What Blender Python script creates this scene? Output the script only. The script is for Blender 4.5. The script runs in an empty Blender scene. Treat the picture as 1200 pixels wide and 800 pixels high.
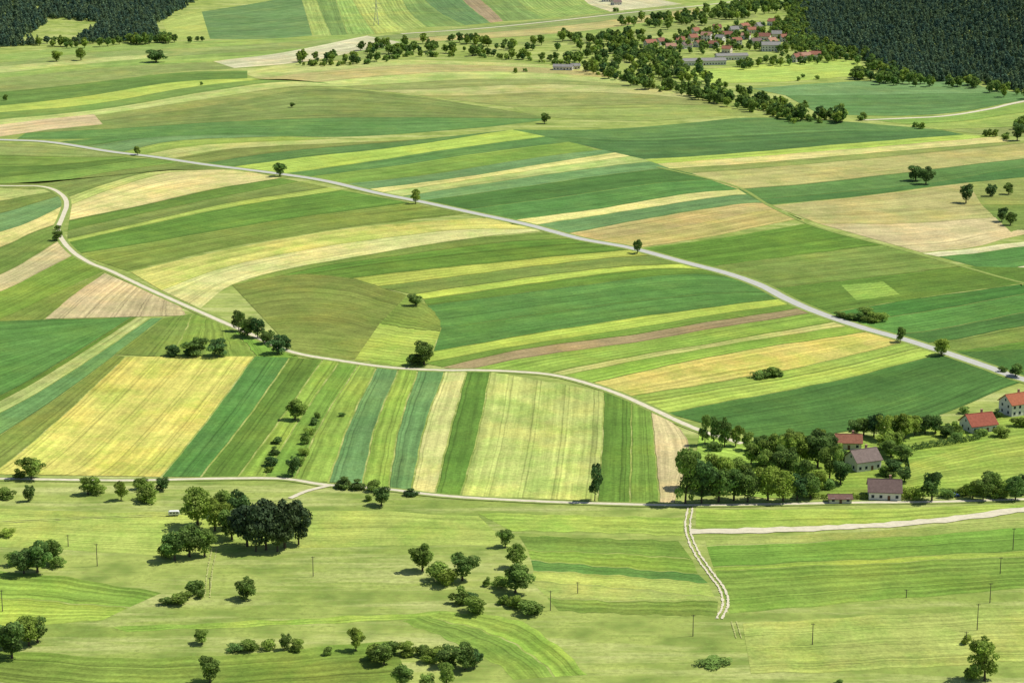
import bpy, math, random
import numpy as np
random.seed(7); rng=np.random.default_rng(7)
scene=bpy.context.scene
# ------------------------------------------------------------------ camera
F=2600.0; CH=283.0; PITCH=math.atan(650/2600.0)
cp,sp=math.cos(PITCH),math.sin(PITCH)
def T(y): return CH/(F*sp-(400-y)*cp)
def W(x,y):
    t=T(y); return (t*(x-600), t*(F*cp+(400-y)*sp))
def S(y): return 1.0/T(y)
cd=bpy.data.cameras.new("camera"); cam=bpy.data.objects.new("camera",cd); scene.collection.objects.link(cam)
cd.lens=36*F/1200; cd.sensor_width=36; cd.clip_start=1; cd.clip_end=40000
cam.location=(0,0,CH); cam.rotation_euler=(math.pi/2-PITCH,0,0); scene.camera=cam
# ------------------------------------------------------------------ light
sv=np.array([0.80,0.16,1.25]); sv/=np.linalg.norm(sv)
el=math.asin(sv[2]); az=math.atan2(sv[0],sv[1])
wd=bpy.data.worlds.new("World"); scene.world=wd; wd.use_nodes=True
nt=wd.node_tree; sky=nt.nodes.new("ShaderNodeTexSky"); sky.sky_type='NISHITA'; sky.sun_disc=False
sky.sun_elevation=el; sky.sun_rotation=az
nt.links.new(sky.outputs[0],nt.nodes["Background"].inputs[0]); nt.nodes["Background"].inputs[1].default_value=0.10
sl=bpy.data.lights.new("sun","SUN"); sl.energy=5.0; sl.angle=math.radians(0.5); sl.color=(1,0.955,0.86)
so=bpy.data.objects.new("sun",sl); scene.collection.objects.link(so)
from mathutils import Vector
so.rotation_euler=Vector(sv).to_track_quat('Z','Y').to_euler()
scene.view_settings.view_transform='Standard'; scene.view_settings.look='None'; scene.view_settings.exposure=0
def lin(c,g=1.22,sat=1.0):
    o=[]
    for v in c:
        v=v/255; v=v/12.92 if v<=0.04045 else ((v+0.055)/1.055)**2.4
        o.append(v/g)
    L=0.25*o[0]+0.65*o[1]+0.1*o[2]
    return [max(0.012,L+(v-L)*sat) for v in o]
# ------------------------------------------------------------------ materials
class NB:
    def __init__(s,name):
        s.m=bpy.data.materials.new(name); s.m.use_nodes=True; s.t=s.m.node_tree
        s.b=s.t.nodes["Principled BSDF"]; s.b.inputs["Roughness"].default_value=0.9
        s.b.inputs["Specular IOR Level"].default_value=0.1
    def n(s,ty,**k):
        x=s.t.nodes.new(ty)
        for a,b in k.items(): setattr(x,a,b)
        return x
    def l(s,a,b): s.t.links.new(a,b)
    def math(s,op,a,b=None,c=None):
        x=s.n("ShaderNodeMath",operation=op)
        for i,v in enumerate((a,b,c)):
            if v is None: continue
            if isinstance(v,(int,float)): x.inputs[i].default_value=v
            else: s.l(v,x.inputs[i])
        return x.outputs[0]
    def noise(s,vec,scale,detail=3,rough=0.55):
        x=s.n("ShaderNodeTexNoise"); x.inputs["Scale"].default_value=scale; x.inputs["Detail"].default_value=detail
        x.inputs["Roughness"].default_value=rough
        s.l(vec,x.inputs["Vector"]); return x.outputs["Fac"]
    def scale(s,col,f):
        x=s.n("ShaderNodeVectorMath",operation='SCALE'); s.l(col,x.inputs[0])
        if isinstance(f,(int,float)): x.inputs["Scale"].default_value=f
        else: s.l(f,x.inputs["Scale"])
        return x.outputs[0]
    def mix(s,f,a,b):
        x=s.n("ShaderNodeMix",data_type='RGBA'); 
        if isinstance(f,(int,float)): x.inputs[0].default_value=f
        else: s.l(f,x.inputs[0])
        for v,i in ((a,6),(b,7)):
            if isinstance(v,(tuple,list)): x.inputs[i].default_value=(*v[:3],1)
            else: s.l(v,x.inputs[i])
        return x.outputs[2]
    def rng(s,v,a,b,c,d):
        x=s.n("ShaderNodeMapRange"); s.l(v,x.inputs[0])
        for i,q in enumerate((a,b,c,d)): x.inputs[i+1].default_value=q
        return x.outputs[0]
    def mul(s,v,xyz):
        x=s.n("ShaderNodeVectorMath",operation='MULTIPLY'); s.l(v,x.inputs[0]); x.inputs[1].default_value=xyz; return x.outputs[0]

def crop_material():
    b=NB("crop"); oi=b.n("ShaderNodeObjectInfo"); geo=b.n("ShaderNodeNewGeometry"); uv=b.n("ShaderNodeUVMap",uv_map="rows")
    P=geo.outputs["Position"]; A=oi.outputs["Alpha"]
    sep=b.n("ShaderNodeSeparateXYZ"); b.l(uv.outputs[0],sep.inputs[0])
    sw=b.n("ShaderNodeAttribute",attribute_name="swath",attribute_type='OBJECT')
    wob=b.math('MULTIPLY',b.math('SUBTRACT',b.noise(P,0.03,2),0.5),4.0)
    v=b.math('ADD',sep.outputs[1],wob)
    big=b.rng(b.noise(P,0.012,4),0.3,0.7,0.88,1.12)
    mid=b.rng(b.noise(P,0.07,5,0.66),0.3,0.7,0.82,1.18)
    fine=b.rng(b.noise(P,0.6,4,0.8),0.3,0.7,0.72,1.28)
    s1=b.rng(b.noise(b.mul(uv.outputs[0],(0.010,0.38,1)),1.0,4,0.75),0.3,0.7,0.74,1.26)
    s2=b.rng(b.noise(b.mul(uv.outputs[0],(0.004,0.07,1)),1.0,2),0.35,0.65,0.92,1.08)
    tr=b.math('PINGPONG',b.math('ADD',sep.outputs[1],b.math('MULTIPLY',oi.outputs["Random"],9.0)),7.5)
    line=b.math('LESS_THAN',b.math('ABSOLUTE',b.math('SUBTRACT',tr,1.1)),0.36)
    lf=b.math('SUBTRACT',1.0,b.math('MULTIPLY',line,0.25))
    wn=b.n("ShaderNodeTexWhiteNoise",noise_dimensions='1D'); b.l(b.math('ADD',b.math('FLOOR',b.math('DIVIDE',sep.outputs[1],15.0)),b.math('MULTIPLY',oi.outputs["Random"],77.0)),wn.inputs["W"])
    s3=b.rng(wn.outputs["Value"],0,1,0.92,1.06)
    s4=b.math('ADD',1.0,b.math('MULTIPLY',sw.outputs["Fac"],b.math('SINE',b.math('MULTIPLY',v,1.15))))
    f=big
    for q in (mid,fine,s1,s2,lf,s3,s4): f=b.math('MULTIPLY',f,q)
    col=b.scale(oi.outputs["Color"],f)
    pn=b.rng(b.noise(b.mul(P,(1,0.7,1)),0.035,7,0.72),0.45,0.60,0.0,1.0)
    pf=b.math('MULTIPLY',pn,A)
    tint=b.n("ShaderNodeVectorMath",operation='MULTIPLY'); b.l(col,tint.inputs[0]); tint.inputs[1].default_value=(0.74,0.89,0.70)
    col=b.mix(pf,col,tint.outputs[0])
    pn2=b.rng(b.noise(P,0.018,6,0.7),0.48,0.66,0.0,0.8)
    t2=b.n("ShaderNodeVectorMath",operation='MULTIPLY'); b.l(col,t2.inputs[0]); t2.inputs[1].default_value=(1.32,1.14,1.02)
    col=b.mix(pn2,col,t2.outputs[0])
    b.l(col,b.b.inputs["Base Color"]); return b.m
def meadow_material():
    b=NB("meadow_ground"); geo=b.n("ShaderNodeNewGeometry"); P=geo.outputs["Position"]
    a=b.noise(P,0.010,5,0.6); c=b.noise(P,0.05,7,0.75); d=b.noise(P,0.4,5,0.8)
    st=b.noise(b.mul(P,(0.010,0.07,1)),1.0,6,0.7)
    st2=b.noise(b.mul(P,(0.03,0.35,1)),1.0,4,0.65)
    col=b.mix(b.rng(a,0.38,0.62,0,1),lin((146,164,78)),lin((172,184,98)))
    col=b.mix(b.rng(c,0.45,0.62,0,0.9),col,lin((118,140,64)))
    col=b.mix(b.rng(st,0.48,0.64,0,0.8),col,lin((192,196,124)))
    col=b.mix(b.rng(st2,0.52,0.68,0,0.45),col,lin((108,134,56)))
    f=b.rng(d,0.25,0.75,0.55,1.42)
    b.l(b.scale(col,f),b.b.inputs["Base Color"]); return b.m
def plain(name,rgb,var=0.15,sc=1.5,rough=0.85):
    b=NB(name); geo=b.n("ShaderNodeNewGeometry")
    f=b.rng(b.noise(geo.outputs["Position"],sc,4,0.65),0.25,0.75,1-var,1+var)
    x=b.n("ShaderNodeRGB"); x.outputs[0].default_value=(*rgb,1)
    b.l(b.scale(x.outputs[0],f),b.b.inputs["Base Color"]); b.b.inputs["Roughness"].default_value=rough; return b.m
def leaf_material(name,rgb,tl=0.35):
    b=NB(name); at=b.n("ShaderNodeAttribute",attribute_name="tone"); oi=b.n("ShaderNodeObjectInfo")
    col=b.mix(oi.outputs["Random"],[rgb[0]*0.66,rgb[1]*0.80,rgb[2]*1.0],[rgb[0]*1.30,rgb[1]*1.18,rgb[2]*0.95])
    col=b.scale(col,at.outputs["Fac"])
    b.l(col,b.b.inputs["Base Color"])
    tr=b.n("ShaderNodeBsdfTranslucent"); b.l(b.scale(col,1.3),tr.inputs[0])
    mx=b.n("ShaderNodeMixShader"); mx.inputs[0].default_value=tl
    out=b.t.nodes["Material Output"]
    b.l(b.b.outputs[0],mx.inputs[1]); b.l(tr.outputs[0],mx.inputs[2]); b.l(mx.outputs[0],out.inputs[0]); return b.m
M_crop=crop_material(); M_meadow=meadow_material()
M_asph=plain("pale_asphalt",lin((190,190,180)),0.1,0.3)
M_grav=plain("gravel_surface",lin((216,208,180)),0.18,0.4)
M_bark=plain("bark",(0.09,0.07,0.05),0.3,2)
M_wood=plain("pole_wood",(0.12,0.10,0.08),0.2,2)
M_steel=plain("galvanised_steel",(0.35,0.37,0.38),0.1,1,0.5)
M_glass=plain("window_glass",(0.03,0.04,0.05),0.1,1,0.15)
M_leafA=leaf_material("broadleaf_foliage",(0.210,0.305,0.062))
M_leafB=leaf_material("dark_foliage",(0.125,0.205,0.055))
M_leafC=leaf_material("conifer_foliage",(0.120,0.190,0.110),0.25)
M_pine=leaf_material("pine_foliage",(0.070,0.110,0.050),0.15)
# ------------------------------------------------------------------ mesh helpers
def mkobj(name,V,Fc,mats,parent=None,smooth=False,midx=None):
    me=bpy.data.meshes.new(name); me.from_pydata([tuple(map(float,v)) for v in V],[],[tuple(map(int,f)) for f in Fc])
    for m in (mats if isinstance(mats,list) else [mats]): me.materials.append(m)
    if midx is not None: me.polygons.foreach_set("material_index",midx)
    if smooth: me.polygons.foreach_set("use_smooth",[True]*len(me.polygons))
    me.update()
    o=bpy.data.objects.new(name,me); scene.collection.objects.link(o)
    if parent: o.parent=parent
    return o
def crom(pts,n):
    p=np.array(pts,float)
    if len(p)==2:
        t=np.linspace(0,1,n)[:,None]; return p[0]*(1-t)+p[1]*t
    e=np.vstack([2*p[0]-p[1],p,2*p[-1]-p[-2]]); out=[]
    for i in range(1,len(e)-2):
        for t in np.linspace(0,1,12,endpoint=False):
            a,b,c,d=e[i-1:i+3]
            out.append(0.5*((2*b)+(c-a)*t+(2*a-5*b+4*c-d)*t*t+(3*b-a-3*c+d)*t**3))
    out.append(p[-1]); out=np.array(out)
    L=np.r_[0,np.cumsum(np.linalg.norm(np.diff(out,axis=0),axis=1))]
    q=np.linspace(0,L[-1],n)
    return np.c_[np.interp(q,L,out[:,0]),np.interp(q,L,out[:,1])]
def ext(pts):
    p=[tuple(q) for q in pts]
    if 0<=p[0][0]<=3 and len(p)>1:
        a,b=p[0],p[1]; k=-140/(b[0]-a[0]) if abs(b[0]-a[0])>8 else 0
        if k: p=[(a[0]-140,a[1]+(b[1]-a[1])*k*0.8)]+p
    if p[-1][0]>=1197 and len(p)>1:
        a,b=p[-1],p[-2]; k=140/(a[0]-b[0]) if abs(b[0]-a[0])>8 else 0
        if k: p=p+[(a[0]+140,a[1]+(a[1]-b[1])*k*0.8)]
    return p
# ------------------------------------------------------------------ crops
C={ 'bg':((94,132,68),.5,'wheat_field'),'bd':((80,119,58),.4,'wheat_field'),'te':((112,146,90),.4,'wheat_field'),
 'dg':((102,132,58),.4,'clover_field'),'mg':((120,149,68),.5,'clover_field'),'lg':((150,175,84),.6,'hay_meadow'),
 'yg':((172,190,92),.4,'hay_meadow'),'og':((146,157,86),.6,'rye_field'),'ol':((124,141,72),.6,'rye_field'),
 'wh':((212,206,138),.8,'barley_field'),'wy':((203,198,112),1.0,'barley_field'),'py':((188,192,118),.9,'barley_field'),
 'be':((200,182,140),.4,'ploughed_field'),'br':((160,140,102),.4,'ploughed_field'),'bo':((182,174,112),.6,'ploughed_field'),
 'pw':((208,204,166),.5,'ploughed_field'),'me':((166,180,98),.8,'hay_meadow'),'ld':((138,166,78),.6,'hay_meadow'),
 'm2':((158,177,86),.8,'hay_meadow'),'m3':((128,150,72),.7,'hay_meadow')}
layer=[0]
def band(curves,cols):
    n=36; cs=[]; layer[0]+=1; z=0.02+layer[0]*0.004
    for c in curves:
        q=crom(ext(c),n); w=np.array([W(a,b) for a,b in q])
        ph=rng.uniform(0,6,3); s=np.linspace(0,1,n)
        w=w+ (0.6*np.sin(s*21+ph[0])+0.5*np.sin(s*47+ph[1]))[:,None]*np.array([0.3,1.0])
        cs.append(w)
    for i,k in enumerate(cols):
        rgb,al,nm=C[k]; a,b=cs[i],cs[i+1]
        wd=np.linalg.norm(b-a,axis=1)+1e-6; mw=float(np.mean(wd))
        g=min(0.45,mw*0.04)/np.maximum(wd,2.0)
        A=a+(b-a)*g[:,None]; B=b-(b-a)*g[:,None]
        m=4; V=[];UV=[];Fc=[]
        L=np.r_[0,np.cumsum(np.linalg.norm(np.diff((A+B)/2,axis=0),axis=1))]
        off=rng.uniform(0,500)
        for j in range(m+1):
            t=j/m
            for r in range(n):
                p=A[r]*(1-t)+B[r]*t; V.append((p[0],p[1],z)); UV.append((L[r]+off,t*mw+off))
        for j in range(m):
            for r in range(n-1):
                Fc.append((j*n+r,j*n+r+1,(j+1)*n+r+1,(j+1)*n+r))
        o=mkobj(nm,V,Fc,M_crop); me=o.data
        ul=me.uv_layers.new(name="rows"); li=np.empty(len(me.loops),int); me.loops.foreach_get("vertex_index",li)
        ul.data.foreach_set("uv",np.array(UV)[li].ravel())
        if me.polygons[0].normal.z<0: me.flip_normals()
        jit=rng.uniform(0.94,1.06,3); cc=np.array(lin(rgb,1.22,1.05))*jit
        far=min(1,max(0,(float(np.mean(A[:,1]))-1400)/1500)); cc=cc*(1-0.2*far)+0.2*far*np.array([0.26,0.285,0.20])  # distance haze painted into the crop colour: farther fields mixed paler
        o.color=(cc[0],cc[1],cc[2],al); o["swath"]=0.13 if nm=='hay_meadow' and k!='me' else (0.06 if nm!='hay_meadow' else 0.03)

# --- foreground first (lowest sheets)
band([[(0,596),(200,600),(420,598),(560,604)],[(0,640),(200,650),(420,640),(600,640)]],['me'])
band([[(815,596),(950,596),(1080,594),(1200,590)],[(815,619),(950,617),(1080,609),(1200,596)]],['m2'])
band([[(825,628),(1000,623),(1200,606)],[(828,640),(1000,632),(1200,618)],[(836,664),(1000,656),(1200,645)],[(838,668),(1000,661),(1200,651)],[(855,720),(1000,706),(1200,690)]],['me','mg','m2','m3'])
band([[(608,627),(700,630),(795,633)],[(618,645),(715,648),(812,655)],[(622,656),(715,664),(818,672)],[(626,668),(720,674),(830,683)],[(620,680),(720,688),(838,700)],[(640,700),(730,704),(842,703)],[(655,716),(740,720),(840,722)]],['mg','ld','bg','me','me','m3'])
band([[(0,668),(80,676),(190,694)],[(0,700),(70,705),(150,712)],[(0,735),(60,732),(120,726)]],['ld','m2'])
band([[(130,734),(300,727),(520,716)],[(150,740),(320,733),(560,722)]],['m2'])
band([[(520,716),(600,724),(650,752),(690,790)],[(500,722),(570,740),(620,765),(650,792)],[(470,728),(530,752),(580,778),(600,796)]],['m2','ld'])
band([[(560,600),(700,604),(800,606)],[(600,622),(700,624),(800,628)]],['m2'])
band([[(0,762),(200,770),(460,750)],[(0,800),(200,815),(480,800)]],['m3'])
band([[(870,730),(1000,722),(1200,712)],[(880,790),(1000,786),(1200,775)]],['me'])
# --- far top centre
band([[(236,14),(300,4),(352,-6)],[(246,46),(310,46),(366,42)]],['bg'])
band([[(352,-6),(360,20),(368,42)],[(368,-6),(378,20),(388,42)],[(392,-6),(400,20),(408,42)],[(410,-6),(425,20),(440,40)],[(440,-6),(455,20),(475,36)],[(468,-6),(480,15),(500,32)],[(490,-6),(515,15),(545,30)],[(535,-6),(555,12),(575,27)],[(556,-6),(575,10),(590,25)],[(600,-6),(620,12),(640,22)],[(680,-6),(690,5),(715,14)],[(720,-6),(760,-2),(800,5)]],
 ['lg','mg','lg','yg','lg','mg','bg','br','mg','lg','pw'])
band([[(430,44),(560,31),(700,17),(830,2)],[(470,46),(600,36),(715,24),(845,5)],[(500,49),(620,42),(720,32),(860,9)],[(560,52),(640,48),(720,40),(870,14)],[(620,52),(720,47),(800,36),(890,20)]],['og','bo','lg','og'])
band([[(800,5),(850,0),(930,-8)],[(850,20),(890,14),(940,6)]],['lg'])
band([[(0,64),(110,53),(240,48),(330,45),(420,40)],[(0,74),(110,62),(240,56),(330,50),(450,44)],[(0,82),(110,72),(240,64),(330,58),(470,46)],[(0,92),(120,80),(250,72),(350,66),(480,58)],[(0,108),(100,98),(200,85),(290,80),(400,74)]],['lg','og','lg','og'])
band([[(0,78),(90,70),(200,62)],[(0,86),(80,77),(180,68)]],['py'])
band([[(250,72),(330,62),(430,42)],[(275,80),(360,72),(470,50)]],['pw'])
band([[(190,26),(215,16),(235,10)],[(200,48),(225,47),(246,46)]],['yg'])
band([[(280,84),(350,74),(440,71),(540,72),(690,78)],[(300,92),(400,82),(500,76),(640,80),(710,86)],[(360,98),(440,90),(540,84),(640,86),(730,93)],[(400,102),(480,97),(560,93),(650,94),(750,100)],[(440,106),(520,104),(600,100),(680,100),(790,106)],[(490,112),(560,112),(640,108),(740,110),(830,118)],[(600,126),(680,124),(760,122),(850,124)],[(620,136),(680,140),(760,142),(850,136),(900,138)]],['py','bo','py','og','py','og','og'])
band([[(0,108),(100,98),(200,86),(290,83)],[(0,124),(100,113),(200,97),(290,92)],[(0,132),(110,122),(220,103),(320,93),(380,97)],[(0,140),(120,128),(240,108),(330,96),(390,99)],[(0,150),(110,136),(230,118),(340,102),(400,102)],[(0,160),(50,150),(150,137),(260,122),(370,105)]],['dg','yg','mg','py','og'])
band([[(60,150),(150,137),(260,122),(370,104),(480,112),(560,124),(640,137)],[(30,156),(150,150),(260,143),(400,138),(520,138),(640,139)],[(20,163),(120,163),(260,160),(420,160),(560,150),(640,141)]],['ol','bg'])
band([[(0,146),(50,140),(110,134)],[(0,160),(60,152),(120,146)]],['be'])
fan=[[(60,167),(150,160),(260,157)],[(100,172),(180,161),(290,158)],[(140,179),(210,165),(330,160)],[(165,182),(240,170),(390,163)],[(195,187),(280,174),(440,166)],[(235,192),(330,178),(500,163)],[(270,196),(360,184),(470,172),(600,152)],[(330,204),(430,190),(520,176),(640,160)],[(355,208),(460,195),(560,180),(670,166)],[(400,216),(500,205),(620,186),(700,176)],[(430,222),(540,208),(650,190),(745,175)],[(445,226),(550,211),(660,194),(755,181)],[(465,231),(570,215),(690,198),(775,188)],[(490,236),(600,221),(720,204),(800,196)],[(540,246),(650,232),(760,216),(835,210)],[(600,258),(700,245),(800,228),(865,222)],[(625,264),(730,248),(840,231),(880,228)],[(665,274),(760,256),(860,240),(898,238)],[(695,282),(800,266),(900,246),(915,248)],[(745,291),(830,278),(930,258),(945,262)]]
band(fan,['bg','te','lg','py','ol','bg','yg','bg','mg','te','wh','py','te','bd','bg','wh','te','bo','bo'])
band([[(600,152),(700,152),(800,145),(880,138),(980,142),(1100,152)],[(640,160),(740,165),(860,160),(980,154),(1110,154)],[(755,187),(860,180),(1000,168),(1130,158)],[(770,192),(880,184),(1030,172),(1170,160)],[(785,198),(900,190),(1040,178),(1185,166)],[(810,203),(930,194),(1060,182),(1200,168)],[(865,222),(960,214),(1080,200),(1200,186)],[(885,234),(980,226),(1090,214),(1200,196)],[(905,240),(1000,231),(1110,217),(1200,208)]],['bg','bd','yg','wh','og','bo','bg','bd'])
band([[(905,241),(1010,230),(1135,214)],[(960,262),(1060,262),(1165,255)],[(1080,296),(1140,290),(1200,275)]],['bo','be'])
band([[(1135,215),(1170,211),(1200,209)],[(1150,240),(1175,240),(1200,240)],[(1185,272),(1192,270),(1200,270)]],['og','ol'])
band([[(1080,297),(1140,291),(1200,283)],[(1100,301),(1150,296),(1200,289)],[(1155,316),(1180,315),(1200,312)],[(1175,322),(1190,326),(1200,329)]],['pw','bg','pw'])
band([[(745,292),(850,278),(945,262)],[(830,313),(930,300),(1035,287)],[(900,338),(1020,325),(1130,312)],[(965,368),(1060,352),(1200,332)]],['dg','ol','dg'])
band([[(985,334),(1010,332),(1035,330)],[(1003,352),(1028,349),(1055,345)]],['ld'])
band([[(965,368),(1060,352),(1190,334),(1200,334)],[(990,378),(1080,366),(1200,345)],[(1040,393),(1110,384),(1200,366)],[(1075,404),(1130,396),(1200,382)],[(1110,412),(1160,406),(1200,400)],[(1165,431),(1185,429),(1200,425)]],['bd','bg','bd','ol','dg'])
band([[(800,84),(870,78),(960,70),(1000,70)],[(830,98),(920,96),(1000,90),(1035,93)]],['yg'])
band([[(880,104),(960,98),(1040,94),(1110,94)],[(920,112),(1000,112),(1100,110),(1200,110)],[(960,134),(1050,136),(1120,132),(1200,118)]],['te','bg'])
band([[(1000,138),(1100,137),(1200,121)],[(1060,146),(1130,142),(1200,132)],[(1100,152),(1160,150),(1200,148)],[(1170,160),(1185,160),(1200,160)]],['ld','lg','og'])
band([[(0,168),(60,171),(120,179),(138,182)],[(0,182),(70,184),(145,184)],[(0,196),(70,193),(150,185)],[(0,208),(80,199),(175,186)],[(0,216),(60,214),(120,203),(210,190)],[(78,232),(130,214),(190,200),(290,199)],[(84,240),(130,222),(190,204),(250,199),(300,203)]],['og','mg','dg','mg','ol','py'])
band([[(84,240),(130,222),(190,204),(250,199),(300,203)],[(82,258),(170,240),(250,222),(328,209)],[(80,270),(170,250),(260,231),(350,213)],[(79,280),(170,260),(270,238),(385,220)],[(80,284),(170,264),(275,242),(400,223)],[(90,298),(200,280),(330,258),(480,238)],[(150,318),(260,292),(400,268),(545,251)]],['wh','dg','ol','yg','dg','ol'])
band([[(152,319),(250,296),(400,269),(560,256),(600,263)],[(190,340),(262,314),(370,291),(520,271),(630,268)],[(235,362),(270,335),(330,317),(430,299),(540,281),(635,271)]],['wy','wh'])
K=[[(270,335),(330,317),(430,299),(540,281),(640,272)],[(300,330),(380,312),(480,298),(580,285),(675,279)],[(330,326),(420,312),(520,300),(620,290),(700,284)],[(400,328),(480,318),(580,308),(680,298),(740,293)],[(440,336),(520,326),(620,313),(700,304),(765,299)],[(485,345),(560,334),(660,320),(740,312),(805,309)],[(497,351),(580,339),(680,325),(770,315),(840,317)],[(500,358),(600,345),(700,332),(800,321),(865,326)],[(517,385),(620,370),(720,356),(820,345),(905,342)],[(508,412),(620,392),(720,376),(820,362),(915,350)],[(498,425),(620,403),(720,388),(830,370),(930,356)],[(520,430),(620,408),(730,394),(840,376),(940,361)],[(545,434),(630,417),(740,402),(850,383),(958,366)],[(640,438),(740,418),(860,398),(985,376)],[(655,441),(750,422),(870,401),(1000,381)],[(690,450),(790,427),(890,408),(1025,388)],[(735,465),(840,448),(940,430),(1065,400)],[(750,472),(850,455),(960,436),(1085,406)],[(780,484),(870,467),(980,446),(1110,413)],[(900,517),(990,506),(1090,490),(1200,447)]]
band(K,['ol','dg','dg','yg','ol','yg','dg','bg','bg','yg','mg','br','ld','py','ld','wy','lg','yg','bd'])
band([[(272,334),(340,322),(410,326),(476,346)],[(345,412),(370,417),(400,422),(416,421)]],['ol'])
band([[(476,348),(500,357),(516,375)],[(445,379),(480,385),(517,388)],[(416,422),(460,428),(498,430)]],['m3','m2'])
band([[(0,221),(35,222),(50,222)],[(0,236),(30,230),(60,225)],[(0,250),(35,240),(72,229)],[(0,272),(40,258),(76,240)],[(0,290),(35,274),(68,262)],[(0,322),(40,300),(72,280)],[(0,342),(45,320),(90,297)],[(0,374),(60,346),(122,318)]],['py','ol','te','wh','ol','be','mg'])
band([[(0,374),(60,346),(122,319)],[(52,374),(88,346),(123,320)]],['ol'])
band([[(52,374),(85,346),(123,320)],[(220,370),(216,365),(210,357)]],['be'])
band([[(0,376),(75,374),(152,372)],[(0,464),(78,420),(154,372)],[(0,470),(80,424),(160,372)],[(0,484),(80,438),(176,373)],[(-60,545),(0,510),(80,457),(191,373)]],['bg','dg','py','te'])
band([[(191,373),(165,392),(132,416)],[(226,368),(215,392),(200,418)],[(270,384),(288,402),(300,418)],[(338,410),(345,416),(352,420)]],['ol','m3','mg'])
band([[(-60,552),(0,510),(70,464),(135,416)],[(-30,556),(0,548),(70,490),(147,418)],[(190,558),(245,490),(298,418)],[(235,559),(290,490),(340,419)],[(278,560),(330,490),(378,422)],[(308,561),(352,490),(397,425)],[(345,562),(380,490),(420,428)],[(385,565),(410,495),(442,430)],[(425,568),(440,500),(468,432)],[(455,574),(468,500),(490,434)],[(482,577),(498,500),(522,435)],[(510,580),(528,505),(547,436)],[(540,581),(560,510),(575,436)],[(700,587),(706,520),(708,459)],[(738,589),(740,530),(740,469)],[(773,589),(768,535),(763,481)],[(791,590),(806,548),(808,518),(788,494)]],['ol','wy','bg','dg','ld','mg','ld','te','lg','te','wh','dg','py','dg','mg','be'])
band([[(820,506),(870,519),(900,522)],[(812,560),(860,578),(900,584)]],['lg'])
band([[(900,520),(1000,512),(1100,498),(1200,484)],[(900,584),(1000,582),(1100,582),(1200,580)]],['ld'])
band([[(1060,545),(1120,526),(1200,508)],[(1060,578),(1130,572),(1200,566)]],['m2'])
# ------------------------------------------------------------------ terrain
def ss(v): v=np.clip(v,0,1); return v*v*(3-2*v)
eR=np.array([W(925,5),W(935,50),W(1000,65),W(1060,95),W(1130,100),W(1200,113)])
eRx=np.r_[eR[1,0]-5,eR[2:,0],900]; eRy=np.r_[eR[1:,1],1750]
_L=[W(940,50),W(945,30),W(936,10),W(930,-5)]
def leftlim(Y): return np.interp(Y,[p[1] for p in _L]+[_L[-1][1]+600],[p[0] for p in _L]+[_L[-1][0]+100])
lx=W(215,47)[0]; ly=W(60,56)[1]
def H(X,Y):
    X=np.asarray(X,float);Y=np.asarray(Y,float)
    d=Y-np.interp(X,eRx,eRy)
    h=70*ss(d/800)*ss((X-leftlim(Y)-20)/300)
    h=h+60*ss((Y-ly)/800)*ss((lx-60-X)/320)
    far=ss((Y-4200)/2500); h=h+far*(160+120*np.sin(X/900.)*np.cos(Y/1300.)+60*np.sin(X/370.+1))
    return h
xs=np.unique(np.r_[np.linspace(-9000,-1300,40),np.linspace(-1300,1300,90),np.linspace(1300,9000,40)])
ys=np.unique(np.r_[np.linspace(-3000,1900,30),np.linspace(1900,3600,70),np.linspace(3600,14000,60)])
XX,YY=np.meshgrid(xs,ys); ZZ=H(XX,YY); nx,ny=len(xs),len(ys)
V=np.c_[XX.ravel(),YY.ravel(),ZZ.ravel()]
Fc=[(j*nx+i,j*nx+i+1,(j+1)*nx+i+1,(j+1)*nx+i) for j in range(ny-1) for i in range(nx-1)]
mkobj("ground",V,Fc,M_meadow,smooth=True)
# ------------------------------------------------------------------ roads
def ribbon(name,pts,w,mat,z,off=0,n=None,jit=0.15):
    q=crom(ext(pts),n or max(30,len(pts)*10)); w2=np.array([W(a,b) for a,b in q])
    tg=np.gradient(w2,axis=0); tg/=np.linalg.norm(tg,axis=1)[:,None]+1e-9; nr=np.c_[-tg[:,1],tg[:,0]]
    V=[];k=len(w2)
    for i in range(k):
        for s in (-1,1):
            p=w2[i]+nr[i]*(off+s*(w/2+rng.uniform(-jit,jit))); V.append((p[0],p[1],z))
    Fc=[(2*i,2*i+2,2*i+3,2*i+1) for i in range(k-1)]
    o=mkobj(name,V,Fc,mat)
    if o.data.polygons[0].normal.z<0: o.data.flip_normals()
    return o
M_verge=plain("verge_grass",lin((140,158,80)),0.25,0.3)
ZR=0.02+layer[0]*0.004
R1=[(0,164),(60,167),(130,178),(180,184),(240,193),(320,203),(380,212),(440,226),(500,238),(560,251),(620,264),(680,280),(740,291),(800,307),(850,320),(890,334),(925,352),(960,367),(1010,384),(1060,398),(1110,414),(1160,431),(1200,445)]
ribbon("road_verge",R1,11,M_verge,ZR+.008); ribbon("country_road",R1,6.2,M_asph,ZR+.028)
R2=[(0,218),(50,219),(72,228),(78,240),(72,258),(68,268),(72,280),(85,295),(105,308),(130,318),(170,337),(210,355),(260,377),(290,390),(340,412),(400,423),(460,431),(520,434),(560,434),(610,436),(650,440),(690,450),(730,464),(770,482),(800,496),(825,506),(870,520)]
ribbon("track_verge",R2,7,M_verge,ZR+.004); ribbon("gravel_track",R2,3.2,M_grav,ZR+.020)
R3=[(0,561),(60,562),(150,563),(250,561),(330,561),(380,568),(450,573),(520,581),(600,586),(700,590),(800,592),(900,591),(1000,589),(1100,588),(1200,585)]
ribbon("track_verge",R3,5.5,M_verge,ZR+.012); ribbon("gravel_track",R3,2.6,M_grav,ZR+.024)
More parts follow.
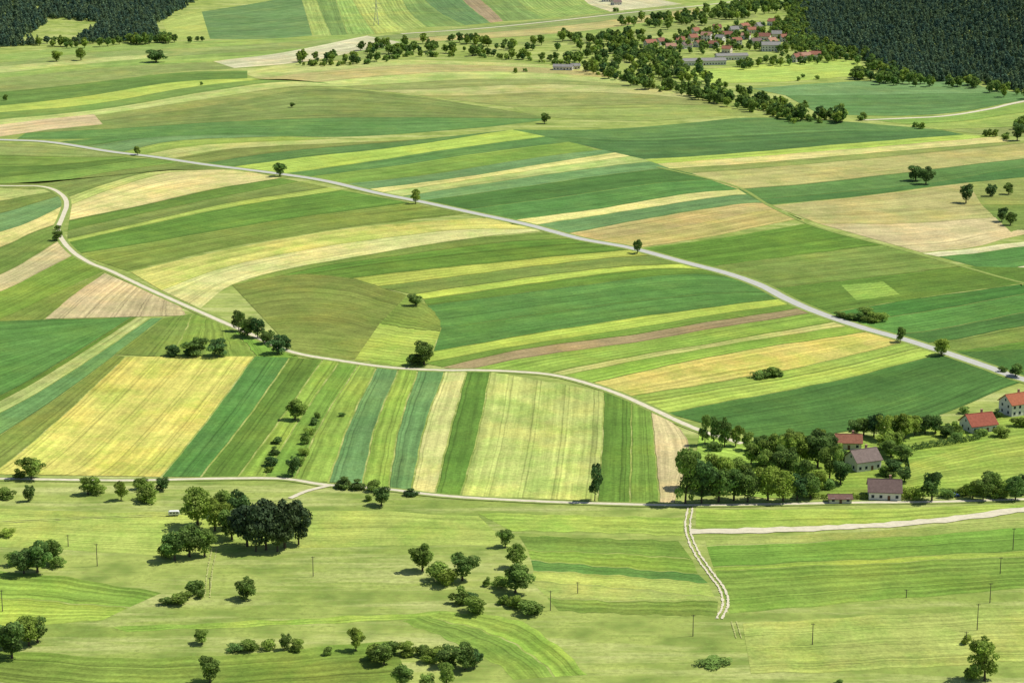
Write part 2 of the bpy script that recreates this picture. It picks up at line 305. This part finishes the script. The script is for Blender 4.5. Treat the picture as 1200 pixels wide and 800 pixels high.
ribbon("gravel_track",[(340,584),(358,576),(385,569)],2.4,M_grav,ZR+.028)
ribbon("gravel_path",[(810,623),(900,621),(1000,617),(1100,610),(1200,597)],6,M_grav,ZR+.016,jit=0.9)
R5=[(809,595),(806,620),(815,645),(830,668),(846,690),(850,708),(843,725)]
for s in (-0.95,0.95): ribbon("farm_track",R5,0.8,M_grav,ZR+.020,off=s,jit=0.25,n=120)
ribbon("gravel_track",[(470,40),(560,34),(650,25),(740,15),(820,7),(900,-3)],5,M_grav,ZR+.02)
ribbon("gravel_track",[(1010,141),(1060,139),(1110,136),(1160,128),(1200,119)],5,M_grav,ZR+.02)
ribbon("grass_track",[(770,196),(860,218),(905,243),(960,267),(1050,291),(1130,313),(1200,332)],3,M_verge,ZR+.02)
M_dry=plain("worn_grass",lin((176,182,112)),0.3,0.4)
for pts in ([(252,640),(246,670),(243,700)],[(0,612),(120,606),(260,600),(340,584)],[(860,728),(866,748)]):
    for s in (-.9,.9): ribbon("worn_track",pts,0.4,M_dry,ZR+.01,off=s,jit=0.2,n=80)
# ------------------------------------------------------------------ trees
def leaf_cards(P,Nrm,size,r):
    n=len(P); R=r.normal(size=(n,3)); N=Nrm+R*0.55; N/=np.linalg.norm(N,axis=1)[:,None]
    U=np.cross(N,r.normal(size=(n,3))); U/=np.linalg.norm(U,axis=1)[:,None]; Vv=np.cross(N,U)
    s=size[:,None]; a=U*s; b=Vv*s*r.uniform(0.5,1.0,(n,1))
    return np.stack([P-a,P-b*0.9+a*0.15,P+a,P+b],1).reshape(-1,3)
def tube(p,q,r0,r1,V,Fc,k=6):
    p=np.array(p,float);q=np.array(q,float);d=q-p;d/=np.linalg.norm(d)
    u=np.cross(d,[0.3,0.9,0.1]);u/=np.linalg.norm(u);v=np.cross(d,u);b=len(V)
    for c,rr in ((p,r0),(q,r1)):
        for i in range(k):
            a=2*math.pi*i/k; V.append(c+rr*(u*math.cos(a)+v*math.sin(a)))
    for i in range(k): Fc.append((b+i,b+(i+1)%k,b+k+(i+1)%k,b+k+i))
def tree_mesh(name,kind,seed,N,ls,mat):
    r=np.random.default_rng(seed); V=[];Fc=[]
    lobes=[]
    if kind=='round':
        c0=np.array([r.uniform(-.5,.5),r.uniform(-.5,.5),r.uniform(4.6,5.6)]); rad=np.array([r.uniform(2.1,3.1),r.uniform(2.1,3.1),r.uniform(2.7,3.5)])
        for i in range(19):
            d=r.normal(size=3); d/=np.linalg.norm(d); lobes.append((c0+d*rad*r.uniform(0.55,1.12),r.uniform(0.55,1.55)))
        lobes.append((c0,2.1)); lobes.append((np.array([0,0,2.9]),1.7))
    elif kind=='tall':
        for i in range(18):
            z=r.uniform(1.4,9.0); w=2.6*math.sin(math.pi*min(1,(z+0.6)/10.5))**0.7*r.uniform(.7,1.15); a=r.uniform(0,6.28)
            lobes.append((np.array([math.cos(a)*w,math.sin(a)*w,z]),r.uniform(0.6,1.45)))
        lobes+=[(np.array([0,0,3.5]),1.8),(np.array([0,0,6.5]),1.8)]
    elif kind=='bush':
        for i in range(13):
            a=r.uniform(0,6.28); w=r.uniform(0,3.1); lobes.append((np.array([math.cos(a)*w,math.sin(a)*w,r.uniform(1.4,7.4)*(1-w*0.10)]),r.uniform(0.9,2.1)))
    elif kind=='cone':
        for i in range(26):
            z=0.8+8.6*(i/25.0); w=(3.2*(1-z/10.3))*r.uniform(0.55,1); a=r.uniform(0,6.28)
            lobes.append((np.array([math.cos(a)*w,math.sin(a)*w,z]),0.35+1.1*(1-z/10.6)))
    C0=np.array([l[0] for l in lobes]); R0=np.array([l[1] for l in lobes]); tone=r.uniform(0.6,1.4,len(lobes))
    pr=R0**2/np.sum(R0**2); idx=r.choice(len(lobes),size=int(N*1.7),p=pr)
    D=r.normal(size=(len(idx),3)); D/=np.linalg.norm(D,axis=1)[:,None]; D[:,2]=np.where(r.random(len(D))<0.3,np.abs(D[:,2]),D[:,2])
    P=C0[idx]+D*(R0[idx]*r.uniform(0.70,1.18,len(idx)))[:,None]*np.array([1,1,0.85])
    dist=np.linalg.norm(P[:,None,:]-C0[None],axis=2)/R0[None]; dist[np.arange(len(idx)),idx]=9
    keep=(dist.min(1)>0.62)&(P[:,2]>0.15); idx=idx[keep][:N];P=P[keep][:N];D=D[keep][:N]
    if kind!='bush':
        H0=2.2 if kind!='cone' else 8.5
        tube((0,0,-0.6),(0.05,0,H0),0.32,0.2,V,Fc); 
        if kind!='cone':
            tube((0.05,0,H0),(0.1,0.1,6.5),0.2,0.07,V,Fc)
            for k in range(6):
                q=C0[k]; tube((0.05,0,r.uniform(1.6,3.5)),q,0.12,0.04,V,Fc,5)
    else:
        for k in range(3): tube((0,0,-0.4),C0[k],0.14,0.04,V,Fc,5)
    nb=len(V); nf=len(Fc)
    LV=leaf_cards(P,D,r.uniform(ls*0.6,ls*1.25,len(P)),r)
    allV=np.vstack([np.array(V),LV]); 
    Fc=Fc+[(nb+4*i,nb+4*i+1,nb+4*i+2,nb+4*i+3) for i in range(len(P))]
    me=bpy.data.meshes.new(name); me.from_pydata(allV.tolist(),[],Fc); me.materials.append(M_bark); me.materials.append(mat)
    me.polygons.foreach_set("material_index",[0]*nf+[1]*len(P))
    at=me.attributes.new("tone",'FLOAT','FACE'); at.data.foreach_set("value",np.r_[np.ones(nf),tone[idx]*r.uniform(0.7,1.3,len(P))])
    me.update(); return me
NEAR={'r':[tree_mesh("tree_round",'round',10+i,2500,0.30,M_leafA) for i in range(6)],
      'd':[tree_mesh("tree_dark",'round',30+i,2500,0.30,M_leafB) for i in range(5)],
      't':[tree_mesh("tree_tall",'tall',40+i,2500,0.30,M_leafA) for i in range(3)],
      'T':[tree_mesh("tree_tall_dark",'tall',50+i,2500,0.30,M_leafB) for i in range(2)],
      'P':[tree_mesh("pine",'round',55+i,2800,0.32,M_pine) for i in range(3)],
      'b':[tree_mesh("shrub",'bush',60+i,1400,0.42,M_leafA) for i in range(4)],
      'B':[tree_mesh("shrub_dark",'bush',70+i,1400,0.42,M_leafB) for i in range(3)]}
NAME={'r':'deciduous_tree','d':'deciduous_tree','t':'deciduous_tree','T':'deciduous_tree','b':'shrub','B':'shrub','P':'pine_tree'}
def tree(x,y,w,h,k='r'):
    s=S(y); X,Y=W(x,y); me=random.choice(NEAR[k])
    o=bpy.data.objects.new(NAME[k],me); scene.collection.objects.link(o)
    o.location=(X,Y,0.05); o.rotation_euler=(random.uniform(-.05,.05),random.uniform(-.05,.05),random.uniform(0,6.28))
    ww=w/s/7.2; hh=h/s/9.2*1.03; o.scale=(ww,ww*random.uniform(0.9,1.1),hh); return o
TR="""161,182,10,12,r;328,207,18,17,r;487,239,13,17,r;747,297,12,17,r;487,358,17,15,d;638,145,12,13,d;66,72,15,14,r;95,71,14,15,r;66,282,14,14,d;68,270,8,8,b
346,492,27,28,r;1055,401,13,21,d;1103,417,24,20,r;1190,441,20,18,r;1176,436,10,8,b;1073,212,22,20,d;1085,216,22,20,d;1132,238,19,22,d;1160,230,14,16,d;1182,228,14,15,d;1174,260,16,17,d;1184,264,16,16,d;1192,165,18,22,d
890,443,18,10,b;902,441,18,14,b;911,441,12,8,b;342,126,7,6,d;183,73,25,16,d;280,388,18,24,T;290,394,24,26,d;302,396,20,24,d;312,403,20,18,d;326,415,24,24,d;336,410,16,18,d
203,417,20,16,B;228,418,27,24,d;222,416,18,18,B;257,418,26,22,d;497,428,30,28,d;484,428,18,16,B;490,424,20,20,B
372,490,10,9,b;368,498,11,10,B;363,509,11,10,b;360,520,14,16,b;356,533,12,10,b;343,558,18,26,d;352,545,10,12,b;325,520,12,10,B;321,532,14,12,B;318,546,16,14,B;316,553,10,8,b;401,488,7,6,b
697,587,20,44,T;37,561,32,26,r;20,560,16,12,b;33,587,15,22,d;8,584,22,14,b;103,579,26,24,r;113,578,20,14,b;142,586,17,24,r;176,586,30,24,b;190,574,20,18,d;165,572,18,16,b
404,572,22,16,B;420,572,20,14,B;438,574,20,14,b;447,592,26,22,d;484,580,18,10,B;432,586,10,8,b;8,628,16,10,b
232,615,42,44,r;252,622,34,40,r;262,604,34,34,r;272,632,38,38,d;290,640,44,56,P;312,644,46,66,P;334,642,44,62,P;350,638,32,50,P;300,646,30,44,P;325,646,34,48,P;282,618,30,44,d
205,656,34,40,r;222,652,34,40,d;240,652,32,34,r;195,652,18,18,b;288,701,29,29,d;213,706,32,14,b;196,708,20,10,b;228,696,26,20,b;236,700,14,12,b
44,670,36,44,r;28,672,30,30,d;62,660,26,34,r;66,664,18,16,b;16,662,16,20,b;30,655,14,16,B
14,771,40,46,d;34,756,34,34,r;44,752,34,32,d;4,760,20,30,d;237,754,20,17,r;276,762,18,10,b;294,760,24,14,b;315,760,16,14,b;333,761,15,22,d;347,762,20,14,b
246,800,32,32,d;384,766,13,10,b;417,762,21,28,r;450,778,30,24,d;438,772,22,22,b;456,768,28,20,b;478,768,22,18,b;495,768,20,16,B;508,774,26,20,b;524,780,32,28,d;545,784,34,34,d;556,782,22,26,d;470,803,26,28,r;524,804,24,28,r;500,803,18,16,b
495,669,32,36,r;514,680,26,28,b;524,686,26,24,b;542,680,34,34,r;540,706,22,22,b;550,706,20,16,B;556,717,30,24,b;592,641,21,22,r;606,664,26,27,r;604,694,38,40,r;588,688,20,16,b;606,712,24,16,b;622,717,32,18,b;592,708,16,12,b;572,686,11,12,b
1154,797,38,54,t;1140,796,18,20,b;1131,754,13,12,b;985,803,14,8,b;835,778,34,7,b
803,590,34,60,t;822,590,30,56,d;842,588,34,46,r;838,575,34,50,r;860,586,36,42,r;876,588,30,38,d;812,572,30,46,d;900,586,34,40,r;918,588,34,36,r;934,586,26,34,d;950,584,28,30,r;960,574,22,26,r
895,560,30,40,r;915,562,34,46,d;905,545,34,40,r;930,550,34,46,r;945,545,30,40,r;925,530,34,30,d;958,548,34,44,d;972,562,30,44,r;985,568,26,30,d;940,566,26,30,r;880,545,22,30,r;868,560,26,26,b
826,521,16,34,t;836,520,16,32,r;849,524,22,38,r;862,523,18,26,r;840,528,18,12,b;876,528,18,22,r;890,532,24,24,r
960,527,24,28,r;972,533,26,28,d;985,542,24,20,b;1000,511,24,20,d;1012,510,26,24,r;1024,512,24,28,d;1036,516,26,30,r;1048,512,22,26,r;1060,514,26,30,r;1072,510,24,26,r;1084,508,24,26,d;1096,508,22,24,r;1108,512,20,18,d;1118,508,18,16,b;1038,526,24,20,r;1044,536,26,24,r;1056,540,24,22,r;1050,530,30,28,r;1120,516,14,12,b
984,532,18,14,b;1092,587,30,36,d;1074,584,22,18,b;1046,556,26,18,d;1060,564,20,18,d;1036,558,20,14,b;970,572,18,14,b;1064,580,18,12,b;1110,583,16,12,b
1140,584,24,22,r;1152,586,24,26,d;1163,580,28,26,r;1176,584,24,22,b;1190,586,26,28,r;1200,578,26,24,d;1132,580,18,14,b;1160,566,24,16,b;1185,572,20,14,b;1175,512,18,14,b;1150,510,14,10,b;1195,500,20,14,b;1168,488,14,12,B;1130,484,12,10,b
985,372,16,8,b;997,374,16,9,b;1008,376,18,11,b;1020,377,20,13,b;1030,376,18,12,b;1015,370,20,10,b"""
for ln in TR.replace("\n",";").split(";"):
    a=ln.split(","); tree(float(a[0]),float(a[1]),float(a[2]),float(a[3]),a[4])
# --- far masses via instancing on faces
def mass(name,pts,scales,protos):
    e=bpy.data.objects.new(name,None); scene.collection.objects.link(e)
    grp=rng.integers(0,len(protos),len(pts))
    for g,me in enumerate(protos):
        V=[];Fc=[]
        for i in np.where(grp==g)[0]:
            x,y,z=pts[i]; s=scales[i]; a=rng.uniform(0,6.28); b=len(V)
            for k in range(4):
                t=a+k*math.pi/2; V.append((x+s*0.7071*math.cos(t),y+s*0.7071*math.sin(t),z))
            Fc.append((b,b+1,b+2,b+3))
        if not Fc: continue
        c=mkobj("stand_%d"%(g+1),V,Fc,M_bark,parent=e)
        c.instance_type='FACES'; c.use_instance_faces_scale=True; c.instance_faces_scale=1.0
        c.show_instancer_for_render=False; c.show_instancer_for_viewport=False
        t=bpy.data.objects.new("tree",me); scene.collection.objects.link(t); t.parent=c
FARD=[tree_mesh("far_tree",'round',100+i,420,0.75,M_leafA if i<3 else M_leafB) for i in range(5)]
FARB=[tree_mesh("far_shrub",'bush',110+i,300,0.9,M_leafA) for i in range(2)]
FARC=[tree_mesh("far_conifer",'cone',120+i,420,0.62,M_leafC) for i in range(3)]+[tree_mesh("far_dark",'round',130,420,0.8,M_leafC)]
def forest(name,x0,x1,y0,y1,sp_,cond):
    gx=np.arange(x0,x1,sp_); gy=np.arange(y0,y1,sp_)
    X,Y=np.meshgrid(gx,gy); X=X.ravel()+rng.uniform(-.45,.45,X.size)*sp_; Y=Y.ravel()+rng.uniform(-.45,.45,Y.size)*sp_
    k=cond(X,Y); X=X[k];Y=Y[k]; Z=H(X,Y)
    mass(name,np.c_[X,Y,Z],rng.uniform(0.7,1.4,len(X)),FARC)
wob=lambda X:14*np.sin(X/23.)+9*np.sin(X/9.+2)
forest("conifer_forest",eRx[0]-20,1150,1750,3150,7.5,lambda X,Y:(Y>np.interp(X,eRx,eRy)+25+wob(X))&(X>leftlim(Y)+wob(Y)*.5))
ax,ay=W(55,48); bx,by=W(85,34)
def lc(X,Y):
    edge=np.interp(X,[W(0,60)[0]-500,W(0,60)[0],W(60,54)[0],W(130,51)[0],W(190,49)[0]],[W(0,70)[1],W(0,57)[1],W(60,52)[1],W(130,49)[1],W(190,46)[1]])
    rt=np.interp(Y,[W(0,50)[1],W(0,28)[1],W(0,12)[1],W(0,0)[1]],[W(188,49)[0],W(182,28)[0],W(212,12)[0],W(232,0)[0]])
    hole=(abs(X-(ax+bx)/2)<34)&(Y>ay-30)&(Y<by+60)
    return (Y>edge+wob(X))&(X<rt)&~hole
forest("conifer_forest",-1150,-300,2200,3200,7.5,lc)
def row(name,pts,width,dens,smin,smax,protos=FARD):
    """hedgerow of trees along a map polyline; width in m; dens per m"""
    q=np.array([W(a,b) for a,b in crom(pts,60)]); seg=np.r_[0,np.cumsum(np.linalg.norm(np.diff(q,axis=0),axis=1))]
    n=int(seg[-1]*dens); u=rng.uniform(0,seg[-1],n)
    X=np.interp(u,seg,q[:,0])+rng.uniform(-.5,.5,n)*width; Y=np.interp(u,seg,q[:,1])+rng.uniform(-.5,.5,n)*width*1.6
    mass(name,np.c_[X,Y,H(X,Y)],rng.uniform(smin,smax,n),protos)
row("tree_row",[(352,76),(375,71),(410,74),(440,72),(480,62),(520,60),(560,66),(620,70),(680,74),(710,78)],20,0.15,0.6,1.5)
row("tree_row",[(420,66),(440,58),(480,52),(540,50),(600,58),(660,60)],20,0.13,0.7,1.5)
row("shrub_row",[(352,78),(440,74),(480,66),(560,68),(620,72),(710,80)],12,0.15,0.4,0.9,FARB)
row("tree_row",[(690,82),(730,92),(760,103),(800,108),(850,120),(900,132),(940,142),(975,141),(995,139)],22,0.20,0.7,1.5)
row("shrub_row",[(690,82),(730,92),(760,103),(800,108),(850,120),(900,132),(940,142),(975,141),(995,139)],24,0.25,0.4,0.9,FARB)
row("tree_row",[(740,86),(790,92),(830,100),(880,118),(930,130)],26,0.12,0.7,1.4)
row("village_trees",[(632,50),(680,50),(720,48),(750,46)],50,0.28,0.8,1.5)
row("village_trees",[(700,62),(740,72),(780,86),(800,92)],60,0.32,0.7,1.4)
row("village_trees",[(700,54),(730,60),(750,66),(770,72)],50,0.38,0.7,1.4)
row("village_trees",[(745,32),(800,26),(860,16),(900,8),(930,4)],60,0.4,0.8,1.5)
row("village_trees",[(755,62),(820,60),(880,56),(930,62),(985,68)],50,0.36,0.5,1.1)
row("village_trees",[(760,48),(820,46),(880,38),(920,36)],80,0.5,0.5,1.15)
row("village_trees",[(925,30),(930,45),(950,58),(985,66)],40,0.5,0.7,1.3)
row("tree_row",[(860,80),(900,76),(950,74),(985,72)],22,0.3,0.6,1.1)
row("tree_row",[(1000,92),(1040,98),(1070,96)],18,0.3,0.9,1.5)
row("tree_row",[(30,52),(90,56),(150,52),(215,50),(240,48)],12,0.12,0.7,1.3)
row("tree_row",[(140,50),(170,52),(200,49)],16,0.3,0.9,1.5)
row("shrub_row",[(1060,148),(1090,152),(1130,154)],6,0.07,0.5,0.8,FARB)
row("shrub_row",[(1150,158),(1165,160),(1178,162)],10,0.25,0.5,0.9,FARB)
row("tree_row",[(935,8),(932,25),(938,48),(1000,66),(1060,96),(1130,102),(1200,115)],26,0.22,0.7,1.3)
row("tree_row",[(1185,150),(1200,150),(1230,152)],14,0.2,1.0,1.4)
for a,b,s in ((605,86,1.0),(612,84,.9),(935,95,.8),(955,93,.9),(1010,141,1.3),(235,100,.6),(5,118,1.),(720,14,1.),(940,91,.8)):
    row("shrub_row",[(a,b),(a+2,b),(a+4,b)],3,0.5,s*.6,s*0.8,FARB)
def hedge(pts,w,h,mat=M_leafB):
    q=np.array([W(a,b) for a,b in crom(pts,40)]); seg=np.r_[0,np.cumsum(np.linalg.norm(np.diff(q,axis=0),axis=1))]
    n=int(seg[-1]*70); u=rng.uniform(0,seg[-1],n); th=rng.uniform(0,math.pi,n); f=rng.uniform(0.75,1.1,n)*(1+0.18*np.sin(u*1.3)+0.1*np.sin(u*3.1))
    off=np.cos(th)*w/2*f; z=np.sin(th)**0.6*h*f
    P=np.c_[np.interp(u,seg,q[:,0]),np.interp(u,seg,q[:,1])+off,z]; D=np.c_[np.zeros(n),np.cos(th),np.sin(th)]
    V=leaf_cards(P,D,rng.uniform(.15,.35,n),rng)
    o=mkobj("hedge",V,[(4*i,4*i+1,4*i+2,4*i+3) for i in range(n)],mat)
    at=o.data.attributes.new("tone",'FLOAT','FACE'); at.data.foreach_set("value",rng.uniform(.6,1.3,n))
hedge([(1060,530),(1090,524),(1130,518),(1150,514)],3,2.6)
hedge([(1062,538),(1064,545),(1066,556)],2,2)
hedge([(940,583),(975,584),(1010,584),(1070,584)],2.2,1.8,M_leafA)
hedge([(1110,577),(1130,578),(1160,577)],2,1.5)
# ------------------------------------------------------------------ buildings
def boxv(V,Fc,cx,cy,cz,sx,sy,sz):
    b=len(V)
    for dz in (-1,1):
        for dx,dy in ((-1,-1),(1,-1),(1,1),(-1,1)): V.append((cx+dx*sx/2,cy+dy*sy/2,cz+dz*sz/2))
    Fc+= [(b,b+3,b+2,b+1),(b+4,b+5,b+6,b+7),(b,b+1,b+5,b+4),(b+1,b+2,b+6,b+5),(b+2,b+3,b+7,b+6),(b+3,b,b+4,b+7)]
ROOF={}
def roofmat(rgb):
    if rgb in ROOF: return ROOF[rgb]
    b=NB("roof_tiles"); tc=b.n("ShaderNodeTexCoord"); O=tc.outputs["Object"]
    f=b.rng(b.noise(O,0.9,4,0.7),0.25,0.75,0.68,1.15)
    wv=b.n("ShaderNodeTexWave",bands_direction='Z'); wv.inputs["Scale"].default_value=1.6; b.l(O,wv.inputs[0])
    f=b.math('MULTIPLY',f,b.rng(wv.outputs["Fac"],0,1,0.82,1.05))
    x=b.n("ShaderNodeRGB"); x.outputs[0].default_value=(*lin(rgb),1); b.l(b.scale(x.outputs[0],f),b.b.inputs["Base Color"]); ROOF[rgb]=b.m; return b.m
M_wall={}
def wallmat(rgb):
    if rgb not in M_wall: M_wall[rgb]=plain("render_wall",lin(rgb),0.07,0.6)
    return M_wall[rgb]
M_frame=plain("white_frame",(0.7,0.7,0.68),0.03,1,0.5); M_door=plain("door_wood",(0.16,0.09,0.05),0.2,2)
def house(x,y,L,D,hw,hr,rot,wall,roof,name="house",win=True,chim=True):
    X,Y=W(x,y); e=bpy.data.objects.new(name,None); scene.collection.objects.link(e)
    e.location=(X,Y,float(H(X,Y))+0.1); e.rotation_euler=(0,0,math.radians(rot))
    l,d=L/2,D/2
    V=[(-l,-d,-1),(l,-d,-1),(l,d,-1),(-l,d,-1),(-l,-d,hw),(l,-d,hw),(l,d,hw),(-l,d,hw),(-l,0,hw+hr),(l,0,hw+hr)]
    mkobj("walls",V,[(0,1,5,4),(2,3,7,6),(1,2,6,9,5),(3,0,4,8,7)],wallmat(wall),e)
    o=0.6; sl=hr/d; ze=hw-o*sl+0.08; zt=hw+hr+0.08; th=0.25
    V=[];Fc=[]
    for s in (-1,1):
        b=len(V); V+=[(-l-o,s*(d+o),ze),(l+o,s*(d+o),ze),(l+o,0,zt),(-l-o,0,zt),(-l-o,s*(d+o),ze+th),(l+o,s*(d+o),ze+th),(l+o,0,zt+th),(-l-o,0,zt+th)]
        Fc+=[(b,b+1,b+2,b+3),(b+4,b+5,b+6,b+7),(b,b+1,b+5,b+4),(b+1,b+2,b+6,b+5),(b+3,b,b+4,b+7)]
    boxv(V,Fc,0,0,zt+th+0.02,L+2*o,0.35,0.16)
    mkobj("roof",V,Fc,roofmat(roof),e)
    if chim:
        V=[];Fc=[]; boxv(V,Fc,l*0.35,d*0.25,hw+hr+0.3,0.8,0.8,2.2); boxv(V,Fc,l*0.35,d*0.25,hw+hr+1.47,1.0,1.0,0.12); mkobj("chimney",V,Fc,wallmat((190,150,130)),e)
    if win:
        V=[];Fc=[];V2=[];F2=[]
        fl=max(1,int(hw//2.7)); nwin=max(2,int(L//3))
        for f in range(fl):
            zc=1.6+f*2.8
            for s in (-1,1):
                for i in range(nwin):
                    xc=-l+L*(i+0.5)/nwin
                    if f==0 and s==-1 and i==nwin//2: continue
                    boxv(V,Fc,xc,s*(d+0.04),zc,1.2,0.06,1.3); boxv(V2,F2,xc,s*(d+0.02),zc,1.5,0.06,1.6)
                for yc in (-d*0.45,d*0.45):
                    boxv(V,Fc,s*(l+0.04),yc,zc,0.06,1.2,1.3); boxv(V2,F2,s*(l+0.02),yc,zc,0.06,1.5,1.6)
        for s in (-1,1):
            boxv(V,Fc,s*(l+0.04),0,hw+hr*0.35,0.06,1.0,1.1); boxv(V2,F2,s*(l+0.02),0,hw+hr*0.35,0.06,1.3,1.4)
        mkobj("windows",V,Fc,M_glass,e); mkobj("window_frames",V2,F2,M_frame,e)
    V=[];Fc=[]; boxv(V,Fc,-l+L*(max(2,int(L//3))//2+0.5)/max(2,int(L//3)),-d-0.03,1.05,1.1,0.08,2.1); mkobj("door",V,Fc,M_door,e)
    return e
OR=(176,122,100); RD=(160,112,96); GB=(140,122,114); GY=(158,156,150); OR2=(192,150,126); WT=(236,232,220); CR=(230,220,196)
house(1036,582,13,10,3.6,3.8,-6,WT,(128,108,102),"house")
house(1011,548,12,10,4.4,3.8,24,WT,(142,126,118),"house")
house(994,524,11,8,3.2,2.6,-5,CR,(164,112,90),"house")
house(1146,503,13,11,3.4,4.0,20,WT,(170,100,80),"house")
house(1190,484,12,10,5.8,3.6,25,WT,(184,114,84),"house")
house(984,588,9,5,2.0,1.0,0,CR,(132,104,94),"garden_shed",chim=False)
vil=[(762,56,OR),(774,53,RD),(786,58,OR2),(797,51,OR),(804,57,GB),(812,49,OR),(820,55,RD),(828,47,OR2),(836,56,OR),(844,50,GY),(852,45,RD),(860,40,GY),(863,53,OR),(874,46,OR2),(882,39,OR),(886,53,GB),(890,34,GY),(896,47,RD),(904,54,OR2),(910,45,GY),(920,49,OR),(872,34,OR),(942,69,OR2),(955,68,OR),(934,73,RD),(815,40,OR),(905,30,OR),(852,62,OR),(840,38,RD)]
for x,y,c in vil: house(x,y,random.uniform(9,13),random.uniform(7.5,9.5),random.uniform(3.8,6.0),random.uniform(2.6,3.4),random.uniform(-50,50),random.choice([WT,CR,WT]),c)
house(822,76,50,13,4.5,2.2,10,WT,GY,"barn",chim=False); house(857,70,34,11,4.5,2.0,10,WT,GY,"barn",chim=False)
house(903,60,20,11,7,3,0,WT,GY,"barn",chim=False)
house(660,82,20,8,3.5,2.0,-10,WT,GY,"barn",chim=False); house(674,81,9,7,3.5,2,10,WT,GY,"barn",chim=False)
house(712,2,14,10,4,3.5,10,WT,OR); house(722,6,12,9,4,3.5,30,WT,GB)
# ------------------------------------------------------------------ vehicles
def wheel(V,Fc,cx,cy,r,w,k=14):
    b=len(V)
    for s in (-1,1):
        for i in range(k):
            a=2*math.pi*i/k; V.append((cx+r*math.cos(a),cy+s*w/2,r+r*math.sin(a)))
    for i in range(k): Fc.append((b+i,b+(i+1)%k,b+k+(i+1)%k,b+k+i))
    Fc.append(tuple(range(b,b+k))); Fc.append(tuple(range(b+2*k-1,b+k-1,-1)))
M_tyre=plain("tyre",(0.02,0.02,0.02),0.1,2)
def extr(prof,w,top=1.0):
    k=len(prof); V=[(a,-w/2*(top if z>0.95 else 1),z) for a,z in prof]+[(a,w/2*(top if z>0.95 else 1),z) for a,z in prof]
    Fc=[tuple(range(k)),tuple(range(2*k-1,k-1,-1))]+[(i,k+i,k+(i+1)%k,(i+1)%k) for i in range(k)]
    return V,Fc
def car(x,y,rot,col):
    X,Y=W(x,y); e=bpy.data.objects.new("parked_car",None); scene.collection.objects.link(e); e.location=(X,Y,ZR+.03); e.rotation_euler[2]=math.radians(rot)
    V,Fc=extr([(-2.1,.3),(2.1,.3),(2.15,.7),(1.9,.9),(1.0,.95),(-1.95,.95),(-2.15,.8)],1.75); mkobj("body",V,Fc,plain("car_paint",col,0.02,1,0.3),e)
    V,Fc=extr([(1.05,.94),(0.35,1.42),(-1.3,1.45),(-1.95,.94)],1.68,0.9); mkobj("windows",V,Fc,M_glass,e)
    V,Fc=extr([(0.4,1.42),(0.3,1.5),(-1.25,1.52),(-1.35,1.44)],1.5); mkobj("roof",V,Fc,plain("car_paint",col,0.02,1,0.3),e)
    V=[];Fc=[]
    for a in (-1.35,1.35):
        for b in (-.8,.8): wheel(V,Fc,a,b,.32,.2)
    mkobj("wheels",V,Fc,M_tyre,e)
car(1118,582,10,(0.10,0.16,0.28))
def caravan(x,y,rot):
    X,Y=W(x,y); e=bpy.data.objects.new("caravan",None); scene.collection.objects.link(e); e.location=(X,Y,0.1); e.rotation_euler[2]=math.radians(rot)
    V,Fc=extr([(-2.0,.5),(2.0,.5),(2.3,1.1),(2.0,1.8),(1.6,2.0),(-1.8,2.0),(-2.2,1.7),(-2.3,1.0)],1.8); mkobj("body",V,Fc,M_frame,e)
    V=[];Fc=[]
    for s in (-1,1):
        for a in (-1.2,0.1,1.3): boxv(V,Fc,a,s*0.92,1.4,0.8,0.06,0.45)
    mkobj("windows",V,Fc,M_glass,e)
    V=[];Fc=[]; wheel(V,Fc,0,-.8,.35,.2); wheel(V,Fc,0,.8,.35,.2); mkobj("wheels",V,Fc,M_tyre,e)
    V=[];Fc=[]; boxv(V,Fc,2.8,0,.5,1.4,.12,.12); mkobj("drawbar",V,Fc,M_steel,e)
caravan(204,604,5)
# ------------------------------------------------------------------ poles
def pole(x,y,hpx):
    X,Y=W(x,y); h=hpx/S(y)*1.03; V=[];Fc=[]; tube((0,0,-0.5),(0,0,h),0.17,0.11,V,Fc,8); 
    o=mkobj("utility_pole",V,Fc,M_wood); o.location=(X,Y,0)
    V=[];Fc=[]; boxv(V,Fc,0,0,h-0.4,1.3,0.12,0.12)
    for a in (-.55,0,.55): tube((a,0,h-.33),(a,0,h-.05),0.06,0.04,V,Fc,6)
    mkobj("crossarm",V,Fc,M_wood,o)
for a in ((114,663,27),(80,640,14),(367,675,24),(645,715,24),(812,745,26),(952,755,26),(1145,738,32),(1132,755,16),(1160,706,24),(1172,672,20),(3,716,26),(677,695,14),(1187,644,26),(246,690,14),(1062,700,10)): pole(*a)
def pylon(x,y,h):
    X,Y=W(x,y); V=[];Fc=[]
    lv=[(0,3.2),(8,2.2),(15,1.4),(21,0.9),(26,0.7),(h,0.25)]
    cs=[[( sx*w,sy*w,z) for sx,sy in ((-1,-1),(1,-1),(1,1),(-1,1))] for z,w in lv]
    for i in range(len(lv)-1):
        for k in range(4):
            tube(cs[i][k],cs[i+1][k],.16,.16,V,Fc,4); tube(cs[i][k],cs[i+1][(k+1)%4],.09,.09,V,Fc,4); tube(cs[i][(k+1)%4],cs[i+1][k],.09,.09,V,Fc,4)
            tube(cs[i+1][k],cs[i+1][(k+1)%4],.09,.09,V,Fc,4)
    for z,w in ((21,6.5),(26,5)):
        for s in (-1,1):
            tube((0,0,z),(s*w,0,z),.14,.08,V,Fc,4); tube((0,0,z+2),(s*w,0,z),.1,.08,V,Fc,4); tube((s*w,0,z),(s*w,0,z-1.5),.12,.08,V,Fc,4)
    o=mkobj("power_pylon",V,Fc,M_steel); o.location=(X,Y,0)
pylon(441,30,32)
print("done")
